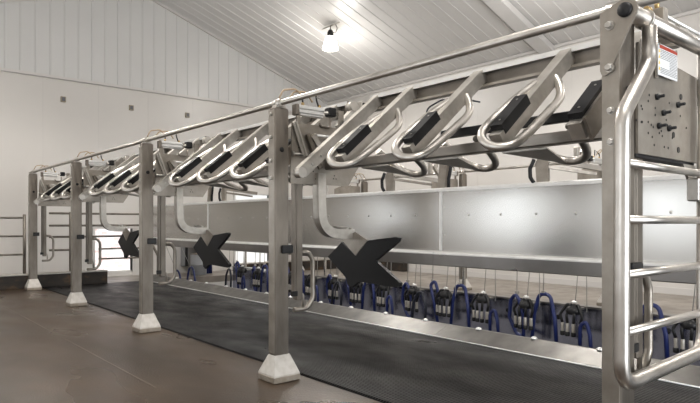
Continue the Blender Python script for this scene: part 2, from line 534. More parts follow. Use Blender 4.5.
# splash panels
def splash_seg():
    r = empty('splash_panel', (0, 0, 0)); L = SEG / 2 - .0015
    b = MB(); b.box(5.20, 5.23, -L, L, .955, 1.675); b.build('sheet', M['sheet'], r)
    b = MB(); b.prism([(5.18, 1.645), (5.18, 1.675), (5.20, 1.69), (5.28, 1.69), (5.28, 1.675), (5.232, 1.675), (5.232, 1.645)], 'y', -L, L)
    b.build('top_edge', M['alu'], r)
    b = MB(); b.prism([(5.23, .965), (5.10, .955), (5.085, .94), (5.085, .81), (5.10, .80), (5.23, .80)], 'y', -L, L)
    b.build('lower_channel', M['lip'], r)
    MB().prism([(5.198, .9635), (5.10, .956), (5.083, .94), (5.083, .928), (5.085, .928), (5.086, .94), (5.102, .953), (5.198, .96)], 'y', -L + .001, L - .001).build('channel_lip', M['alu'], r)
    b = MB(); b.box(5.19, 5.2, L - .035, L, .968, 1.645); b.build('joint_strip', M['alu'], r)
    for k in range(6):
        MB().lathe([(.014, 0), (.014, .004), (.007, .010)], (5.2, -L + .38 + .42 * k, 1.375), (-1, 0, 0), 10).build('rivet', M['bolt'], r)
    for z in (1.15, 1.46):
        MB().lathe([(.010, 0), (.010, .004), (.005, .008)], (5.2, L - .08, z), (-1, 0, 0), 10).build('rivet', M['bolt'], r)
    return r
k0 = splash_seg()
for i in range(5):
    o = k0 if i == 0 else copy_tree(k0)
    o.location = (0, edges[i] + SEG / 2, 0)
    tag(o, 'long brushed stainless steel splash panel ' + names_near[i], 'panel', 'stainless splash panels')

# struts standing on the panel top
def strut(kind):
    r = empty('panel_strut', (0, 0, 0))
    if kind == 0:
        b = MB(); b.prism([(-.05, 0), (.055, 0), (.01, .36), (-.10, .36)], 'x', -.02, .02); b.build('upright', M['plate'], r)
        b = MB(); b.tube([(0, -.10, .01), (0, -.10, .12), (0, -.125, .22), (0, -.15, .34)], .02, 8, .05); b.build('rubber_strap', M['rubber'], r)
    else:
        b = MB(); b.prism([(-.07, 0), (.05, 0), (.07, .20), (.02, .30), (-.07, .30)], 'x', -.02, .02); b.build('upright', M['plate'], r)
        b = MB(); b.tube([(-.03, .07, .01), (-.03, .115, .07), (-.03, .12, .16), (-.03, .07, .25)], .02, 8, .05); b.build('rubber_strap', M['rubber'], r)
        b = MB(); b.obox((0, -.05, .24), (.5, -.35, .16), .04, .05); b.obox((0, -.05, .17), (.4, -.35, .10), .03, .03)
        b.build('brace', M['post'], r)
    return r
s0 = strut(0); s1 = strut(1)
for i, y in enumerate((4.53, 7.43, 10.33)):
    o = s0 if i == 0 else copy_tree(s0); o.location = (5.24, y, 1.67)
    tag(o, 'steel strut with black strap on splash panel, ' + ('nearest one', 'middle one hidden by a post', 'farthest one')[i], 'strut', 'straight struts on the splash panel')
for i, y in enumerate((3.23, 5.39, 9.76)):
    o = s1 if i == 0 else copy_tree(s1); o.location = (5.24, y, 1.67)
    tag(o, 'braced steel bracket with curved black strap on splash panel, ' + ('near the nearest post', 'left of centre', 'far down the row')[i], 'bracket', 'braced brackets on the splash panel')

# ------------------------------------------------------------------ posts
def post():
    r = empty('stall_post', (0, 0, 0))
    b = MB(); b.box(-.07, .07, -.045, .045, .05, 2.28, .008); b.build('column', M['post'], r)
    b = MB()
    q = [(-.125, -.125), (.125, -.125), (.13, .125), (-.125, .125)]; t = [(-.075, -.05), (.075, -.05), (.075, .05), (-.075, .05)]
    vs = [(x, y, .05) for x, y in q] + [(x, y, .062) for x, y in q] + [(x, y, .212) for x, y in t]
    fs = [(3, 2, 1, 0), (8, 9, 10, 11)] + [(i, (i + 1) % 4, (i + 1) % 4 + 4, i + 4) for i in range(4)] + [(i + 4, (i + 1) % 4 + 4, (i + 1) % 4 + 8, i + 8) for i in range(4)]
    b.add(vs, fs); b.build('base_cover', M['cover'], r)
    b = MB(); b.box(-.13, .13, -.13, .13, .001, .052, .006); b.build('base_plate', M['foot'], r)
    b = MB(); b.box(-.076, -.07, -.04, .044, .23, 2.26, .002); b.build('bolt_strip', M['plate'], r)
    for z in (2.225, 2.03, 1.835, 1.69):
        MB().hexbolt((-.076, .0, z), (-1, 0, 0), .015, .016).build('bolt', M['bolt'], r)
    MB().lathe([(.022, 0), (.020, .006), (.012, .009)], (.0, -.045, 1.93), (0, -1, 0), 16).build('plug', M['plastic'], r)
    c = MB().box(-.01, .10, -.072, -.045, 1.06, 1.13, .006).build('latch', M['plastic'], r)
    b = MB(); b.box(-.05, .05, -.035, .035, 2.28, 2.30, .004); b.tube([(0, -.05, 2.325), (0, .05, 2.325)], .036, 12)
    b.build('rod_clamp', M['tube'], r)
    return r
p0 = post(); posts = [p0]
ord5 = ['nearest, tall in front at right', 'second from the camera, whole base showing', 'third from the camera', 'fourth from the camera', 'farthest, beside the dark ledge']
for i, y in enumerate(PY):
    o = p0 if i == 0 else copy_tree(p0); o.location = (PX, y, 0)
    tag(o, 'grey steel stall post, ' + ord5[i], 'post', 'stall posts of the near row')
for i, y in enumerate((4.5, 7.42, 10.33, 13.0)):
    o = dup(p0, (9.2, y, 0), 'grey steel post across the pit, ' + ('hidden behind the nearest stall post', 'its base showing below the splash panel', 'left one behind the panel', 'farthest one by the ledge')[i], math.pi)
    o['group'] = 'posts of the far row'

# ------------------------------------------------------------------ long rods
b = MB(); b.tube([(PX, -.6, 2.325), (PX, 13.1, 2.325)], .0235, 16)
tag(b.build('overhead_rod', M['tube']), 'long bright steel rod along the tops of the near posts', 'rod')
b = MB(); b.tube([(PX - .06, 4.25, 2.305), (PX - .06, 13.0, 2.305)], .010, 8)
tag(b.build('air_pipe', M['tube']), 'thin pipe just below the long rod on the far posts', 'pipe')
b = MB(); b.tube([(9.2, 2, 2.325), (9.2, 13.1, 2.325)], .0235, 12)
tag(b.build('overhead_rod', M['tube']), 'thin steel rod across the pit above the far posts', 'rod')

# ------------------------------------------------------------------ mounting plate assembly at each post (normal along Y)
def mount():
    r = empty('mounting_plate', (0, 0, 0))      # origin: post centre on floor
    b = MB(); b.prism([(.08, 1.62), (.72, 1.62), (.80, 1.74), (.86, 1.82), (.86, 2.06), (.60, 2.14), (.10, 2.14)], 'y', -.052, -.040)
    b.build('plate', M['plate'], r)
    rr = random.Random(3)
    h0 = MB().lathe([(.006, 0), (.006, .0012)], (0, -.052, 0), (0, -1, 0), 6, False).build('drilled_hole', M['hole'], r)
    for k in range(18):
        h = h0 if k == 0 else h0.copy()
        if k: C.objects.link(h)
        h.location = (rr.uniform(.16, .78), 0, rr.uniform(1.66, 1.98))
    # pivot links
    b = MB(); b.obox((.11, -.075, 2.14), (.22, -.075, 1.86), .012, .06, (0, 1, 0)); b.obox((.11, -.075, 2.14), (.22, -.075, 1.86), .05, .01, (0, 1, 0))
    b.build('link_bar', M['bar'], r)
    b = MB(); b.obox((.30, -.08, 2.04), (.46, -.08, 1.84), .05, .022, (0, 1, 0)); b.build('link_bar', M['bar'], r)
    b = MB(); b.obox((.24, -.08, 2.05), (.38, -.08, 1.76), .04, .02, (0, 1, 0)); b.build('link_bar', M['post'], r)
    b = MB(); b.tube([(.33, -.09, 2.045), (.62, -.09, 2.045)], .011, 10); b.build('pin_rod', M['alu'], r)
    for k in range(2):
        MB().lathe([(.02, 0), (.02, .03)], (.33 + .29 * k, -.052, 2.045), (0, -1, 0), 10).build('pin_collar', M['tube'], r)
    b = MB(); b.tube([(.09, -.07, 1.87), (.26, -.07, 1.87)], .012, 10); b.lathe([(.02, 0), (.02, .02)], (.085, -.07, 1.87), (1, 0, 0), 10)
    b.build('pivot_pin', M['bolt'], r)
    return r
m0 = mount()
for i, y in enumerate(PY):
    if i == 0: continue
    o = m0 if i == 1 else copy_tree(m0); o.location = (PX, y, 0)
    tag(o, 'drilled steel mounting plate with link bars on the ' + ('', 'second post from the camera', 'third post from the camera', 'fourth post from the camera', 'farthest post')[i], 'plate', 'mounting plates with link bars')
for i, y in enumerate((4.5, 7.42, 10.33)):
    o = dup(m0, (9.2, y, 0), 'drilled steel mounting plate across the pit, ' + ('nearest of the far row', 'middle of the far row', 'farthest of the far row')[i], math.pi)
    o['group'] = 'mounting plates of the far row'

# end plate of the nearest post: many holes and black studs
def px2(px, py, Y):        # helper that gives X,Z of a picture point on the plane of the end plate
    v = 1e3 / (px + 150); X = Y / ((v - .8366) / .9867); Z = HC + (223 - py) / (px + 150) / .763 * X
    return X, Z
r = empty('end_mounting_plate', (PX, PY[0], 0))
b = MB(); b.prism([(.08, 1.615), (.86, 1.615), (.88, 1.64), (.88, 2.05), (.86, 2.08), (.5, 2.10), (.08, 2.14)], 'y', -.055, -.043); b.build('plate', M['plate'], r)
Yp = PY[0] - .055
hz = [(649, 95), (648, 101), (641, 106), (642, 109), (655, 108), (655, 115), (636, 120), (642, 122), (648, 122), (651, 125), (653, 127),
      (666, 120), (669, 103), (667, 125), (671, 128), (659, 133), (652, 137), (648, 133), (654, 145), (664, 147), (668, 148), (641, 122), (662, 136), (680, 116), (672, 138), (686, 128), (661, 131)]
for px, py in hz:
    X, Z = px2(px, py, Yp); MB().lathe([(.0065, 0), (.0065, .0012)], (X - PX, -.055, Z), (0, -1, 0), 7, False).build('drilled_hole', M['hole'], r)
for px, py in ((656, 97), (677, 105), (662.5, 113), (658, 126), (668, 128.5)):
    X, Z = px2(px, py, Yp)
    MB().lathe([(.016, 0), (.016, .012), (.008, .012), (.008, .04), (.006, .042)], (X - PX, -.055, Z), (-.15, -1, 0), 10).build('stud', M['plastic'], r)
for px, py in ((680.5, 97), (673, 135), (678, 150)):
    X, Z = px2(px, py, Yp)
    MB().lathe([(.016, 0), (.016, .003)], (X - PX, -.055, Z), (0, -1, 0), 14).build('plug', M['plastic'], r)
b = MB(); b.box(.08, .80, -.043, .05, 1.60, 1.615); b.build('bottom_flange', M['rubber'], r)
b = MB(); b.prism([(.62, 1.60), (.82, 1.60), (.82, 1.46), (.76, 1.46)], 'y', -.053, -.040); b.build('bracket', M['bar'], r)
tag(r, 'large drilled steel plate with black studs beside the nearest post', 'plate')

# gusset plate with black pivot cap
r = empty('pivot_gusset', (PX - .072, PY[0], 0))
poly = [(.048, 1.99), (.040, 1.972), (.020, 1.965), (.005, 1.975)]
Yc, Zc = 1.229 - 1.30, 2.248
poly = [(.047, 1.995), (.04, 1.975), (.025, 1.968), (.008, 1.975), (0.0, 1.99)]
import math as _m
poly += [(Yc + .052 * _m.cos(a), Zc + .056 * _m.sin(a)) for a in [R(d) for d in (-160 + 180 - 190, 0 - 150, -120, -90)][:0]]
poly += [(Yc + .054 * _m.cos(R(d)), Zc + .056 * _m.sin(R(d))) for d in (200, 180, 155, 130, 105, 80, 60)]
poly += [(.047, 2.262)]
b = MB(); b.prism(poly, 'x', -.014, -.002); b.build('plate', M['plate'], r)
MB().lathe([(.033, 0), (.033, .012), (.026, .018), (.0, .021)], (-.014, Yc, Zc), (-1, 0, 0), 24).build('pivot_cap', M['rubber'], r)
for (y, z) in ((.0, 2.195), (.0, 2.0)):
    MB().hexbolt((-.014, y, z), (-1, 0, 0), .017, .024).build('bolt', M['bolt'], r)
tag(r, 'triangular steel gusset with round black cap on top of the nearest post', 'gusset')

# ------------------------------------------------------------------ end gate at the nearest post
GY = 1.19
r = empty('end_gate', (PX, GY, 0))
def gx(x): return x - PX
TZ = 2.225
b = MB(); b.tube([(gx(2.70), .035, TZ + .02), (gx(4.6), .035, TZ + .02)], .038, 20); b.build('top_tube', M['tube'], r)
b = MB(); b.tube([(gx(2.83), 0, TZ - .03), (gx(2.83), 0, 2.03), (gx(2.56), 0, 1.75), (gx(2.55), 0, .575), (gx(3.50), 0, .60), (gx(3.51), 0, 2.20)], .034, 20, .12)
b.build('frame_tube', M['tube'], r)
for z in (1.549, 1.30, 1.058, .806):
    MB().tube([(gx(2.56), 0, z), (gx(3.50), 0, z)], .0195, 14).build('rail', M['tube'], r)
b = MB(); b.lathe([(.048, 0), (.048, .016)], (gx(2.85), .035, TZ + .02), (1, 0, 0), 24)
b.build('clamp_ring', M['bolt'], r)
b = MB(); b.box(gx(3.38), gx(3.50), -.02, .04, 1.40, 1.52, .005); b.build('latch_bracket', M['bolt'], r)
tag(r, 'bent steel tube gate with four rails at the nearest post', 'gate')

# warning sign
r = empty('warning_sign', (3.12, PY[0] - .075, 2.01)); r.scale = (.72, .72, .72)
MB().box(-.155, .165, -.004, .004, 0, .215, .001).build('sign_board', M['paper'], r)
MB().box(-.135, .16, -.006, -.004, .185, .208).build('red_header', M['red'], r)
for k in range(4):
    z = .155 - k * .04
    MB().prism([(-.150, z), (-.126, z), (-.138, z + .024)], 'y', -.0055, -.004).build('warning_triangle', M['yellow'], r)
b = MB(); rr = random.Random(5)
for k in range(15):
    z = .172 - k * .011; x = -.12
    if 5 < k < 11: x = .03
    while x < .15:
        w = rr.uniform(.012, .035); b.box(x, min(x + w, .155), -.0052, -.004, z, z + .0035); x += w + .006
tx = b.build('printed_text', M['ink'], r)
for x in (-.14, .14): MB().lathe([(.008, 0), (.008, .006)], (x, -.004, .221 - .012), (0, -1, 0), 10).build('screw', M['bolt'], r)
MB().box(-.15, -.13, .004, .02, -.02, .25).build('hanger', M['bolt'], r)
tag(r, 'white warning sign with red header above the drilled end plate', 'sign')

# ------------------------------------------------------------------ drop leg with D handle
def leg():
    r = empty('release_lever', (0, 0, 0))
    b = MB(); b.box(-.03, .035, -.03, .03, .62, 1.80, .006); b.build('hanging_tube', M['post'], r)
    b = MB(); b.box(-.055, -.035, -.03, .02, .66, 1.86, .004); b.build('side_rod', M['post'], r)
    b = MB(); b.tube([(.035, 0, 1.03), (.11, 0, 1.03), (.165, 0, .96), (.165, 0, .62), (.10, 0, .535), (-.04, 0, .535)], .021, 12, .09)
    b.build('handle', M['plate'], r)
    b = MB(); b.tube([(.06, 0, .535), (.06, 0, .66), (.0, 0, .68)], .012, 8, .02); b.build('stay', M['tube'], r)
    b = MB(); b.box(-.075, -.02, -.036, .0, .655, .70, .004); b.build('clip', M['plastic'], r)
    return r
l0 = leg()
for i, y in enumerate(PY):
    o = l0 if i == 0 else copy_tree(l0); o.location = (2.965, y + .02, 0)
    tag(o, 'hanging steel tube with D shaped handle beside the ' + ('nearest', 'second', 'third', 'fourth', 'farthest')[i] + ' post' + ('' if i in (0, 4) else ' from the camera'), 'lever', 'hanging levers with handles')

# ------------------------------------------------------------------ beams per bay
bayname = ['nearest bay', 'second bay from the camera', 'third bay from the camera', 'farthest bay']
def top_beam(L):
    b = MB()
    b.prism([(0, .14), (.06, .14), (.06, 0), (0, 0), (0, .022), (.045, .022), (.045, .105), (0, .105)], 'y', 0, L)
    return b
def low_beam(L):
    b = MB(); b.box(-.04, .04, 0, L, 0, .075, .008); return b
tb = lb = None
for k in range(4):
    y0 = PY[k]
    L = 2.56
    if tb is None:
        tb = o = top_beam(L).build('upper_beam', M['beam'])
        MB().box(-.004, .0, .001, L - .001, .106, .1405).build('lit_lip_strip', M['alu'], tb)  # beam lip in paler metal, painting in the brightness it reflects from the wall
        MB().box(-.003, .0, .001, L - .001, .002, .020).build('lit_lip_strip', M['plate'], tb)
        lb = q = low_beam(2.80).build('lower_beam', M['beam'])
        rb = w = MB().box(-.025, .025, 0, 1.15, 0, .06, .006).build('rubber_rail', M['rubber'])
    else:
        o = copy_tree(tb); q = lb.copy(); C.objects.link(q); w = rb.copy(); C.objects.link(w)
    o.location = (3.555, y0 + .05, 2.285); q.location = (3.25, y0 + .04, 1.755); w.location = (3.30, y0 + .40, 1.895)
    tag(o, 'upper steel channel beam carrying the stall arms of the ' + bayname[k], 'beam', 'upper beams')
    tag(q, 'lower square steel beam behind the loops of the ' + bayname[k], 'beam', 'lower beams')
    tag(w, 'black rubber rail above the lower beam of the ' + bayname[k], 'rail', 'rubber rails')

# ------------------------------------------------------------------ stall arms
B = Vector((2.706, 0, 1.72)); U = Vector((.772, 0, .635)); Nn = Vector((-.635, 0, .772))
def P(s, n=0, y=0): v = B + U * s + Nn * n; return (v.x, y, v.z)
def arm(plain=False, end=False):
    r = empty('stall_divider', (0, 0, 0))
    s0 = 0.0 if plain else .10
    b = MB(); b.obox(P(s0, -.047), P(1.12, -.047), .064 if plain else .078, .094, Nn); b.build('arm_bar', M['bar'], r)
    if plain:
        b = MB(); b.tube([P(.0, -.045, -.035), P(.0, -.045, .035)], .042, 16); b.build('end_cap', M['tube'], r)
        for s in (.12, .24): MB().hexbolt(P(s, -.05, -.032), (0, -1, 0), .010, .010).build('bolt', M['bolt'], r)
        return r
    bp = MB(); bp.obox(P(.145, .004), P(.47, .004), .082, .066, Nn); bu = bp.build('bumper', M['rubber'], r)
    for s in (.20, .42):
        MB().lathe([(.007, 0), (.007, .002)], P(s, .037), Nn, 8, False).build('bumper_screw', M['bolt'], bu)
    if end:
        b = MB(); b.obox(P(.12, -.05, -.05), P(.55, -.05, -.05), .018, .13, Nn); b.build('side_plate', M['plate'], r)
        return r
    pts = [(3.375, -.03, 2.20), (3.365, -.07, 2.13), (3.33, -.095, 2.05), (3.17, -.105, 1.945), (2.94, -.105, 1.785), (2.81, -.09, 1.71), (2.745, .0, 1.71), (2.75, .08, 1.78), (2.85, .085, 1.87), (3.05, .06, 2.02), (3.25, .03, 2.15)]
    b = MB(); b.tube(chaikin(pts), .027, 16, up=(0, 0, 1)); b.build('shoulder_loop', M['tube'], r)
    # rear loop and its gusset below the lower beam
    pts = [(3.33, -.15, 1.88), (3.50, -.16, 1.78), (3.62, -.12, 1.715), (3.67, .0, 1.69), (3.62, .11, 1.715), (3.50, .15, 1.78), (3.33, .15, 1.88)]
    b = MB(); b.tube(chaikin(pts), .0275, 14); b.build('rear_loop', M['tube'], r)
    b = MB(); b.add([(3.28, .30, 1.755), (3.30, -.02, 1.755), (3.66, .04, 1.688), (3.28, .30, 1.745), (3.30, -.02, 1.745), (3.66, .04, 1.678)],
                    [(0, 1, 2), (5, 4, 3), (0, 3, 4, 1), (1, 4, 5, 2), (2, 5, 3, 0)]); b.build('rear_gusset', M['bar'], r)
    return r
A_plain = arm(plain=True); A_std = arm(); A_end = arm(end=True)
used = set()
def place(proto, y, label, grp):
    o = proto if proto.name not in used else copy_tree(proto)
    used.add(proto.name); o.location = (0, y, 0)
    tag(o, label, 'stall divider', grp)
for k in range(4):
    y0 = PY[k]; bn = bayname[k]
    place(A_plain, y0 + 2.54, 'plain steel arm without loop, left end of the ' + bn, 'plain arms')
    for j, dy in enumerate((2.12, 1.42, .72)):
        place(A_std, y0 + dy, 'looped steel arm with bumper, ' + ('left', 'middle', 'right')[j] + ' of the ' + bn, 'looped arms')
    place(A_end, y0 + .24, 'bumper arm without loop, right end of the ' + bn, 'end arms')

# ------------------------------------------------------------------ chevron indexing gates
def yz(px, py): 
    v = 1e3 / (px + 150); return ((v - .8366) / .9867 * 3.52, HC - (py - 223) / (px + 150) * 4.613)
def chevron():
    r = empty('swing_paddle', (0, 0, 0))
    yc = PY[1]
    b = MB(); b.tube(chaikin([(3.15, -.05, 1.72), (3.15, -.05, 1.42), (3.165, -.05, 1.28), (3.25, -.05, 1.20), (3.38, -.05, 1.185), (3.52, -.05, 1.185)], 2), .042, 4, square=True, up=(0, 1, 0))
    b.build('curved_tube', M['bar'], r)
    pts = [yz(*p) for p in [(329, 256.6), (343, 242), (357, 256), (369, 240.5), (397, 236.8), (400, 238), (399, 241.5), (376.5, 260.5), (401, 283), (400.5, 286), (397, 287.5), (360, 281.5), (352, 287.5), (348.5, 284), (347, 277.5)]]
    b = MB(); b.prism([(y - yc, z) for y, z in pts], 'x', 3.505, 3.54)
    b.build('paddle', M['rubber'], r)
    pts = [yz(*p) for p in [(344, 240.5), (348, 236), (357, 232), (369, 240.5), (357, 255.5)]]
    b = MB(); b.prism([(y - yc, z) for y, z in pts], 'x', 3.50, 3.512)
    y, z = yz(352, 231); b.lathe([(.02, 0), (.02, .06)], (3.50, y - yc, z - .03), (0, 0, 1), 12)
    b.build('bracket', M['plate'], r)
    b = MB(); b.tube([(3.47, .14, 1.245), (3.47, -.06, 1.235)], .014, 10); b.build('pivot_bolt', M['bolt'], r)
    return r
c0 = chevron()
for k in (1, 2, 3):
    o = c0 if k == 1 else copy_tree(c0); o.location = (0, PY[k], 0)
    tag(o, 'black chevron shaped rubber paddle on curved steel tube, ' + ('', 'nearest and largest', 'middle one', 'farthest and smallest')[k], 'paddle', 'swing paddles')

# ------------------------------------------------------------------ air cylinders and hoses above the plates
def cyl():
    r = empty('air_cylinder', (0, 0, 0))
    b = MB()
    b.box(.16, .44, -.065, -.005, 2.225, 2.255, .008); b.box(.16, .44, -.065, -.005, 2.262, 2.292, .008)
    b.box(.17, .43, -.055, -.012, 2.21, 2.30, .004)
    b.build('cylinder_body', M['alu'], r)
    b = MB(); b.box(.13, .165, -.07, .0, 2.205, 2.30, .006); b.build('end_block', M['post'], r)
    b = MB(); b.box(.49, .57, -.07, .01, 2.235, 2.315, .008); b.build('valve_block', M['plastic'], r)
    b = MB(); b.tube([(.43, -.035, 2.26), (.64, -.035, 2.28)], .014, 10); b.build('piston_rod', M['tube'], r)
    b = MB(); b.tube([(.38, -.06, 2.16), (.40, -.06, 2.13), (.50, -.06, 2.13), (.50, -.06, 2.22)], .010, 8, .03); b.build('hook_rod', M['post'], r)
    b = MB(); b.obox((.62, -.03, 2.15), (.84, -.03, 2.37), .05, .06, (0, 1, 0)); b.tube([(.78, -.07, 2.36), (.78, .01, 2.36)], .045, 14)
    b.build('clevis', M['bar'], r)
    b = MB(); b.box(.87, .94, -.07, -.0, 2.20, 2.42, .006); b.build('stub_tube', M['bar'], r)
    b = MB(); b.box(.88, .93, -.074, -.069, 2.345, 2.405); b.build('stub_plug', M['plastic'], r)
    b = MB(); b.tube([(.02, .03, 2.34), (.06, .03, 2.42), (.17, .0, 2.44), (.24, -.03, 2.37)], .008, 8, .05)
    b.tube([(.10, .02, 2.33), (.17, .02, 2.42), (.28, -.0, 2.43), (.33, -.03, 2.34)], .008, 8, .05); b.build('air_hose', M['tan_hose'], r)
    b = MB(); b.tube([(.22, -.035, 2.29), (.22, -.035, 2.36), (.30, -.035, 2.40)], .008, 8, .02); b.tube([(.40, -.035, 2.29), (.37, -.035, 2.36), (.36, -.035, 2.42)], .008, 8, .02)
    b.build('black_hose', M['plastic'], r)
    for x in (.22, .40): MB().lathe([(.012, 0), (.016, .02), (.010, .035)], (x, -.035, 2.29), (0, 0, 1), 8).build('fitting', M['brass'], r)
    b = MB(); b.box(.60, .66, -.06, -.045, 2.13, 2.30); b.box(.14, .18, -.06, -.045, 2.14, 2.24); b.build('foot_bracket', M['plate'], r)
    return r
y0 = cyl()
for i, y in enumerate(PY[1:]):
    o = y0 if i == 0 else copy_tree(y0); o.location = (PX, y, 0)
    tag(o, 'silver air cylinder with valve and hoses on top of the ' + ('second post from the camera', 'third post from the camera', 'fourth post from the camera', 'farthest post')[i], 'air cylinder', 'air cylinders on the posts')
for i, y in enumerate((4.5, 7.42, 10.33)):
    o = dup(y0, (9.2, y, 0), 'air cylinder across the pit, ' + ('nearest of the far row', 'middle of the far row', 'farthest of the far row')[i], math.pi)
    o['group'] = 'air cylinders of the far row'
# end cylinder above the gate
r = empty('gate_air_cylinder', (3.0, 1.26, 2.30))
b = MB(); b.tube([(.10, 0, .01), (1.5, 0, .01)], .012, 10); b.tube([(.10, .04, .02), (1.5, .04, .02)], .009, 8); b.tube([(.10, -.03, .02), (1.5, -.03, .02)], .009, 8); b.build('tie_rods', M['alu'], r)
b = MB(); b.box(.06, .11, -.045, .055, -.02, .055, .006); b.build('end_block', M['plate'], r)
b = MB(); b.lathe([(.013, 0), (.017, .03), (.010, .06)], (-.04, 0, .03), (1, 0, 0), 10); b.lathe([(.011, 0), (.013, .03), (.008, .045)], (.085, 0, .055), (0, 0, 1), 10); b.build('fitting', M['brass'], r)
tag(r, 'thin air cylinder lying on the top tube of the end gate', 'air cylinder')
# valve with hoses behind the arms of the nearest bay
r = empty('air_valve', (3.62, 3.30, 2.10))
b = MB(); b.lathe([(.02, 0), (.035, .01), (.035, .04), (.02, .05), (.02, .09)], (0, .02, 0), (0, -1, 0), 14); b.box(-.03, .05, -.02, .06, -.07, -.03, .004); b.build('valve_body', M['bolt'], r)
b = MB(); b.lathe([(.014, 0), (.014, .06), (.01, .08)], (.09, 0, -.02), (0, 0, 1), 10); b.lathe([(.012, 0), (.012, .05)], (.05, 0, -.05), (1, 0, 0), 10); b.build('fitting', M['brass'], r)
b = MB(); b.tube([(0, 0, .04), (.01, 0, .13), (.10, -.08, .20), (.22, -.22, .20), (.30, -.32, .17)], .007, 8, .08)
b.tube([(.09, 0, .06), (.11, -.02, .12), (.17, -.12, .19)], .006, 8, .05); b.build('air_hose', M['hose_dark'], r)
b = MB(); b.box(-.03, .06, .06, .075, -.18, .02); b.build('back_plate', M['plate'], r)
tag(r, 'small air valve with black hoses behind the arms of the nearest bay', 'valve')

# ------------------------------------------------------------------ milking clusters
def cluster(var):
    r = empty('milking_cluster', (0, 0, 0))       # origin at pit wall X=0 (face), Z=0
    hang = -.22
    b = MB(); b.lathe([(.03, 0), (.09, .01), (.105, .05), (.09, .10), (.04, .125), (.018, .14)], (hang, 0, .10), (0, 0, 1), 18); b.build('claw_bowl', M['plastic'], r)
    MB().lathe([(.04, 0), (.04, .012), (.02, .03), (0, .034)], (hang, 0, .255), (0, 0, 1), 14).build('claw_cap', M['alu'], r)
    k = 0
    for dx, dy in ((-.06, -.115), (-.075, -.035), (-.075, .05), (-.05, .13)):
        x = hang + dx; tilt = (random.uniform(-.05, .05), dy * .12, 1)
        c = MB().lathe([(.021, 0), (.023, .01), (.023, .105), (.020, .115)], (x, dy, -.12), tilt, 14).build('teat_cup', M['bar'], r)
        MB().lathe([(.029, 0), (.031, .01), (.031, .045), (.024, .055)], (x, dy, -.17), tilt, 12).build('liner', M['plastic'], c)
        top = Vector((x, dy, -.12)) + Vector(tilt).normalized() * .115
        MB().tube([top, top + Vector((0, dy * .25, .10)), (hang + dx * .4, dy * .6, .24), (hang, dy * .25, .20)], .019, 8, .06).build('short_hose', M['plastic'], c)
        k += 1
    b = MB()
    if var == 0:
        b.tube([(hang - .05, .22, -.30), (hang - .05, .24, .02), (hang, .34, .33), (hang, .50, .33), (hang, .58, .05), (hang, .62, -.35)], .026, 12, .16)
        hk = (hang, .44, .34)
    elif var == 1:
        b.tube([(hang - .05, .12, -.30), (hang - .05, .20, .05), (hang - .02, .30, .30), (hang, .22, .36), (hang, .13, .12), (hang, .08, .12)], .026, 12, .08)
        hk = (hang, .27, .35)
    else:
        b.tube([(hang - .05, .02, -.36), (hang - .04, -.0, -.05), (hang - .05, .08, .22), (hang - .03, .15, .29), (hang, .25, .20), (hang, .27, -.05), (hang, .16, -.26), (hang - .02, .02, -.3)], .026, 12, .10)
        hk = (hang, .15, .30)
    b.build('milk_hose', M['hose'], r)
    b = MB()
    b.tube([(hang - .16, .30, -.36), (hang - .16, .27, -.02), (hang - .14, .37, .17), (hang - .14, .45, .17), (hang - .14, .56, .0), (hang - .14, .60, -.36)] if var != 2 else [(hang - .16, .34, -.36), (hang - .16, .36, -.1), (hang - .14, .42, .06), (hang - .14, .50, .0), (hang - .14, .50, -.36)], .024, 12, .12)
    if var != 0: b.build('pulse_hose', M['hose'] if var != 1 else M['hose_dark'], r)
    b = MB(); b.tube([hk, (hang, hk[1] - .02, 1.50)], .0065, 6); b.tube([(hang, -.02, .28), (hang, -.13, 1.50)], .006, 6)
    b.tube([(hang - .14, .41, .175), (hang - .05, .47, 1.50)], .006, 6)
    b.build('retract_cord', M['cord'], r)
    MB().box(hang - .02, hang + .02, hk[1] - .025, hk[1] + .025, hk[2] - .01, hk[2] + .035, .004).build('hose_clip', M['bolt'], r)
    MB().box(hang, -.0, -.03, .03, .15, .18, .004).build('wall_hook', M['bolt'], r)
    return r
protos = [cluster(0), cluster(1), cluster(2)]
cu = set(); seq = [0, 2, 0, 2, 0, 1, 2, 0, 1, 2, 0, 1, 0, 2, 1, 0, 2]
ycl = [2.56 + .70 * i for i in range(15)]
place_txt = ['rightmost, seen through the end gate', 'hidden just behind the nearest post']
for i, y in enumerate(ycl):
    p = protos[seq[i]]
    o = p if seq[i] not in cu else copy_tree(p); cu.add(seq[i])
    o.location = (PITX, y + random.uniform(-.03, .03), 0)
    o.rotation_euler = (0, 0, 0)
    if i == 0: w = 'rightmost, seen through the end gate'
    elif i == 1: w = 'just right of the nearest post'
    else:
        n = ['first', 'second', 'third', 'fourth', 'fifth', 'sixth', 'seventh', 'eighth', 'ninth', 'tenth', 'eleventh', 'twelfth', 'thirteenth'][i - 2]
        w = n + ' to the left of the nearest post'
    tag(o, 'milking cluster with blue hoses, ' + w, 'milking cluster', 'milking clusters')
for i, (y, h, l) in enumerate(((12.2, .34, 'taller round blue hose loop at far end behind the splash panel'), (12.95, .22, 'lower blue hose loop at far end next to the taller one'))):
    r = empty('hose_loop', (5.75, y, 0))
    MB().tube(chaikin([(0, -.20, -.25), (0, -.2, .05), (0, -.10, h), (0, .10, h), (0, .2, .05), (0, .2, -.25)]), .022, 12).build('hose', M['hose'], r)
    MB().tube([(0, 0, h - .03), (-.46, .02, 1.30)], .006, 6).build('cord', M['cord'], r)
    tag(r, l, 'hose')
b = MB(); b.box(PITX - .30, PITX - .14, -1.2, 13.2, 1.49, 1.56, .01)
for y in (1.8, 6.0, 9.6, 12.8): b.box(PITX + .10, PITX + .14, y - .02, y + .02, .0, 1.56); b.box(PITX - .2, PITX + .14, y - .02, y + .02, 1.53, 1.56)
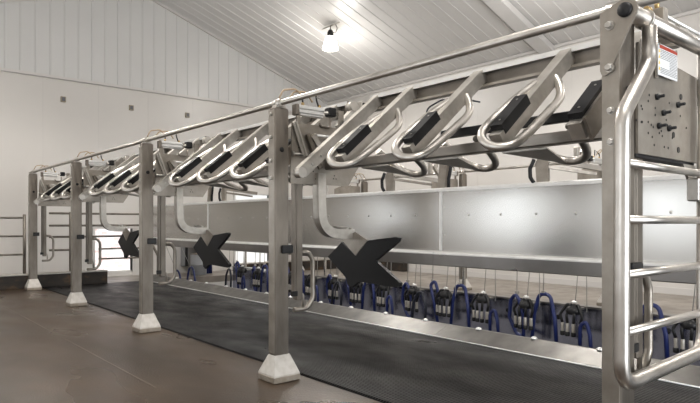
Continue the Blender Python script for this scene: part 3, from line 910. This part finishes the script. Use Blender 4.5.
tag(b.build('cord_rail', M['sheet']), 'steel rail over the pit from which the retract cords hang', 'rail')

# ------------------------------------------------------------------ pipe fences at the far end
def fence(name, x0, x1, y, zs, posts, label, zb):
    r = empty(name, (x0, y, zb)); L = x1 - x0
    for z in zs: MB().tube([(0, 0, z - zb), (L, 0, z - zb)], .02, 12).build('rail', M['plate'], r)
    for xx in posts: MB().tube([(xx - x0, .0, 0), (xx - x0, .0, max(zs) + .07 - zb)], .03, 12).build('fence_post', M['post'], r)
    return tag(r, label, 'fence')
fence('pipe_fence', XL + .02, 2.72, 13.38, (1.42, 1.05, .68), (2.70, .3), 'three rail pipe fence on the dark ledge, left of the farthest post', .292)
r = empty('pipe_gate', (3.2, 13.55, 0))
for z in (1.52, 1.26): MB().tube([(0, 0, z), (2.5, 0, z)], .022, 12).build('rail', M['post'], r)
b = MB(); b.tube([(.0, 0, 1.02), (1.75, 0, 1.02)], .022, 12); b.build('rail', M['post'], r)
b = MB(); b.tube([(.55, 0, .74), (.0, 0, .74)], .022, 12); b.build('rail', M['post'], r)
b = MB(); b.tube([(1.0, 0, .74), (1.95, 0, .74), (2.02, 0, .80), (2.02, 0, 1.0)], .02, 12, .08); b.tube([(1.0, 0, .52), (1.95, 0, .52), (2.02, 0, .60), (2.02, 0, .8)], .02, 12, .08); b.build('bent_rail', M['post'], r)
for x in (.42, 2.15): MB().tube([(x, 0, .001), (x, 0, 1.55)], .03, 12).build('gate_post', M['post'], r)
tag(r, 'low pipe gate with bent rails in front of the low window', 'gate')
b = MB(); b.tube([(0, 0, .001), (0, 0, .55), (-.25, .0, 1.02)], .03, 12, .2)
o = b.build('curved_guard_pipe', M['post'], None, (5.55, 13.55, 0)); tag(o, 'short bent pipe rising behind the farthest chevron paddle', 'pipe')

# things at the pit end by the back wall
r = empty('wall_cabinet', (6.95, YB - .15, .18))
MB().box(-.28, .28, -.12, .14, 0, .95, .008).build('cabinet_body', M['grey_panel'], r)
MB().box(-.27, -.20, -.13, -.12, .01, .94).build('hinge_strip', M['plastic'], r)
MB().box(-.19, .27, -.135, -.12, .01, .94, .003).build('door', M['lip'], r)
tag(r, 'grey wall cabinet with dark left edge on the back wall', 'cabinet')
r = empty('drum', (6.75, 13.9, .001))
MB().lathe([(.19, 0), (.20, .02), (.20, .25), (.21, .26), (.20, .27), (.20, .50), (.19, .52)], (0, 0, 0), (0, 0, 1), 20).build('drum_body', M['grey_panel'], r)
MB().lathe([(.195, 0), (.195, .02), (.05, .03)], (0, 0, .52), (0, 0, 1), 20).build('lid', M['post'], r)
tag(r, 'dark grey drum standing at the far end of the pit', 'drum')
r = empty('blue_hose_bundle', (7.05, 14.1, .001))
for k in range(4): MB().tube([(k * .05, 0, 0), (k * .05, 0, .75 + .04 * (k % 2)), (k * .05 + .02, .1, .85)], .028, 10, .05).build('hose', M['hose'], r)
MB().box(-.05, .2, .05, .14, 0, .9, .006).build('stand', M['lip'], r)
tag(r, 'upright bundle of blue hoses at the far end of the pit', 'hoses')

# electric boxes on the back wall
def wbox(px, py, label):
    v = (px - 350) / 590; th = R(40.3) + math.atan(v); X = YB * math.tan(th); d = YB * .763 + X * .647
    Z = HC + (223 - py) * d / 590
    r = empty('socket_box', (X, YB, Z))
    MB().box(-.055, .055, -.05, 0, -.065, .065, .006).build('box_body', M['brass'] if 0 else M['tan_box'], r)
    MB().box(-.038, .038, -.054, -.05, -.045, .045).build('box_front', M['ink'], r)
    tag(r, label, 'electrical box', 'electrical boxes on the back wall')
M['tan_box'] = simple('tan_box', (.33, .28, .2), .5)
wbox(63, 99.5, 'small square electrical box on back wall, leftmost of three')
wbox(131, 108, 'small square electrical box on back wall, middle of three')
wbox(187, 115.3, 'small square electrical box on back wall, rightmost of three')

# ------------------------------------------------------------------ hanging lamps
def lamp():
    r = empty('high_bay_lamp', (0, 0, 0))        # origin at ceiling; z down
    MB().tube([(0, -.33, -.05), (0, .33, -.05)], .015, 8).build('mounting_bar', M['bolt'], r)
    b = MB(); b.tube([(0, 0, -.05), (0, 0, -.13)], .01, 8); b.lathe([(.05, 0), (.075, .03), (.075, .10), (.05, .15), (.03, .17)], (0, 0, -.31), (0, 0, 1), 16); b.build('socket_housing', M['plastic'], r)
    b = MB(); b.tube([(.0, -.07, -.22), (.0, -.20, -.26), (0, -.26, -.17), (0, -.20, -.06)], .008, 6, .05); b.build('power_cable', M['plastic'], r)
    b = MB(); b.lathe([(.07, .31), (.10, .29), (.14, .22), (.165, .12), (.19, .0), (.18, 0), (.155, .12), (.13, .21), (.09, .275), (.02, .30)], (0, 0, -.61), (0, 0, 1), 28)
    b.build('glass_shade', M['glass_glow'], r)
    return r
l0 = lamp()
LP = [(8.75, 11.04), (8.75, 5.6), (8.75, .2), (2.25, 11.04), (2.25, 5.6), (2.25, .2)]
for i, (x, y) in enumerate(LP):
    o = l0 if i == 0 else copy_tree(l0); o.location = (x, y, roofz(x) - .022)
    tag(o, 'glowing white bell shaped lamp hanging from the ribbed ceiling' + ('', ', right side middle', ', right side front', ', left side back', ', left side middle', ', left side front')[i], 'lamp', 'ceiling lamps')
    ld = bpy.data.lights.new('lamp_light', 'SPOT'); ld.energy = 260; ld.spot_size = R(150); ld.spot_blend = .5; ld.color = (1, .96, .91); ld.shadow_soft_size = .2
    lo = bpy.data.objects.new('lamp_light', ld); C.objects.link(lo); lo.location = (x, y, roofz(x) - .022 - .80)
    ld = bpy.data.lights.new('lamp_glow', 'POINT'); ld.energy = 65; ld.color = (1, .965, .92); ld.shadow_soft_size = .25
    lo = bpy.data.objects.new('lamp_glow', ld); C.objects.link(lo); lo.location = (x, y, roofz(x) - 1.15)

# daylight through the left windows, then an added fill from the front
def area(name, loc, rot, sx, sy, e, col=(.93, .97, 1)):
    ld = bpy.data.lights.new(name, 'AREA'); ld.shape = 'RECTANGLE'; ld.size = sx; ld.size_y = sy; ld.energy = e; ld.color = col
    o = bpy.data.objects.new(name, ld); C.objects.link(o); o.location = loc; o.rotation_euler = rot; return o
for (a, c, z0, z1) in WIN_L:
    area('window_daylight', (XL - .16, (a + c) / 2, (z0 + z1) / 2), (0, R(-90), 0), z1 - z0, c - a, 12)
area('front_fill', (3.5, YF - .2, 1.5), (R(90), 0, 0), 3.0, 3.0, 340)  # added fill behind the camera, brightens back wall and faces towards the front
W = bpy.data.worlds.new('sky'); scn.world = W; W.use_nodes = True
bg = W.node_tree.nodes['Background']; bg.inputs[0].default_value = (.85, .92, 1, 1); bg.inputs[1].default_value = 1.2
sd = bpy.data.lights.new('sun', 'SUN'); sd.energy = 5; sd.angle = .01
so = bpy.data.objects.new('sun', sd); C.objects.link(so); so.location = (3, 0, 20); so.rotation_euler = (R(22), 0, 0)

# hung parts sit a little higher on the posts
for o in list(bpy.data.objects):
    if o.parent is None and o.type in ('MESH', 'EMPTY') and o.name.split('.')[0] in (
        'mounting_plate', 'end_mounting_plate', 'pivot_gusset', 'end_gate', 'warning_sign', 'release_lever', 'upper_beam', 'lower_beam',
        'rubber_rail', 'stall_divider', 'swing_paddle', 'air_cylinder', 'gate_air_cylinder', 'air_valve', 'splash_panel', 'panel_strut', 'socket_box', 'milking_cluster', 'cord_rail'):
        o.location.z += .03

# ------------------------------------------------------------------ camera
cd = bpy.data.cameras.new('camera'); cam = bpy.data.objects.new('camera', cd); C.objects.link(cam)
cam.location = (0, 0, HC + .03); cam.rotation_euler = (R(90), 0, -R(40.3))
cd.sensor_width = 36; cd.lens = 590 / 700 * 36; cd.shift_y = 21.5 / 700; cd.clip_start = .05; cd.clip_end = 200
scn.camera = cam
vs = scn.view_settings; vs.view_transform = 'Standard'; vs.look = 'None'; vs.exposure = 0.42; vs.gamma = 1; vs.use_curve_mapping = False
scn.cycles.use_denoising = True
scn.cycles.caustics_reflective = False; scn.cycles.caustics_refractive = False
scn.cycles.sample_clamp_indirect = 3
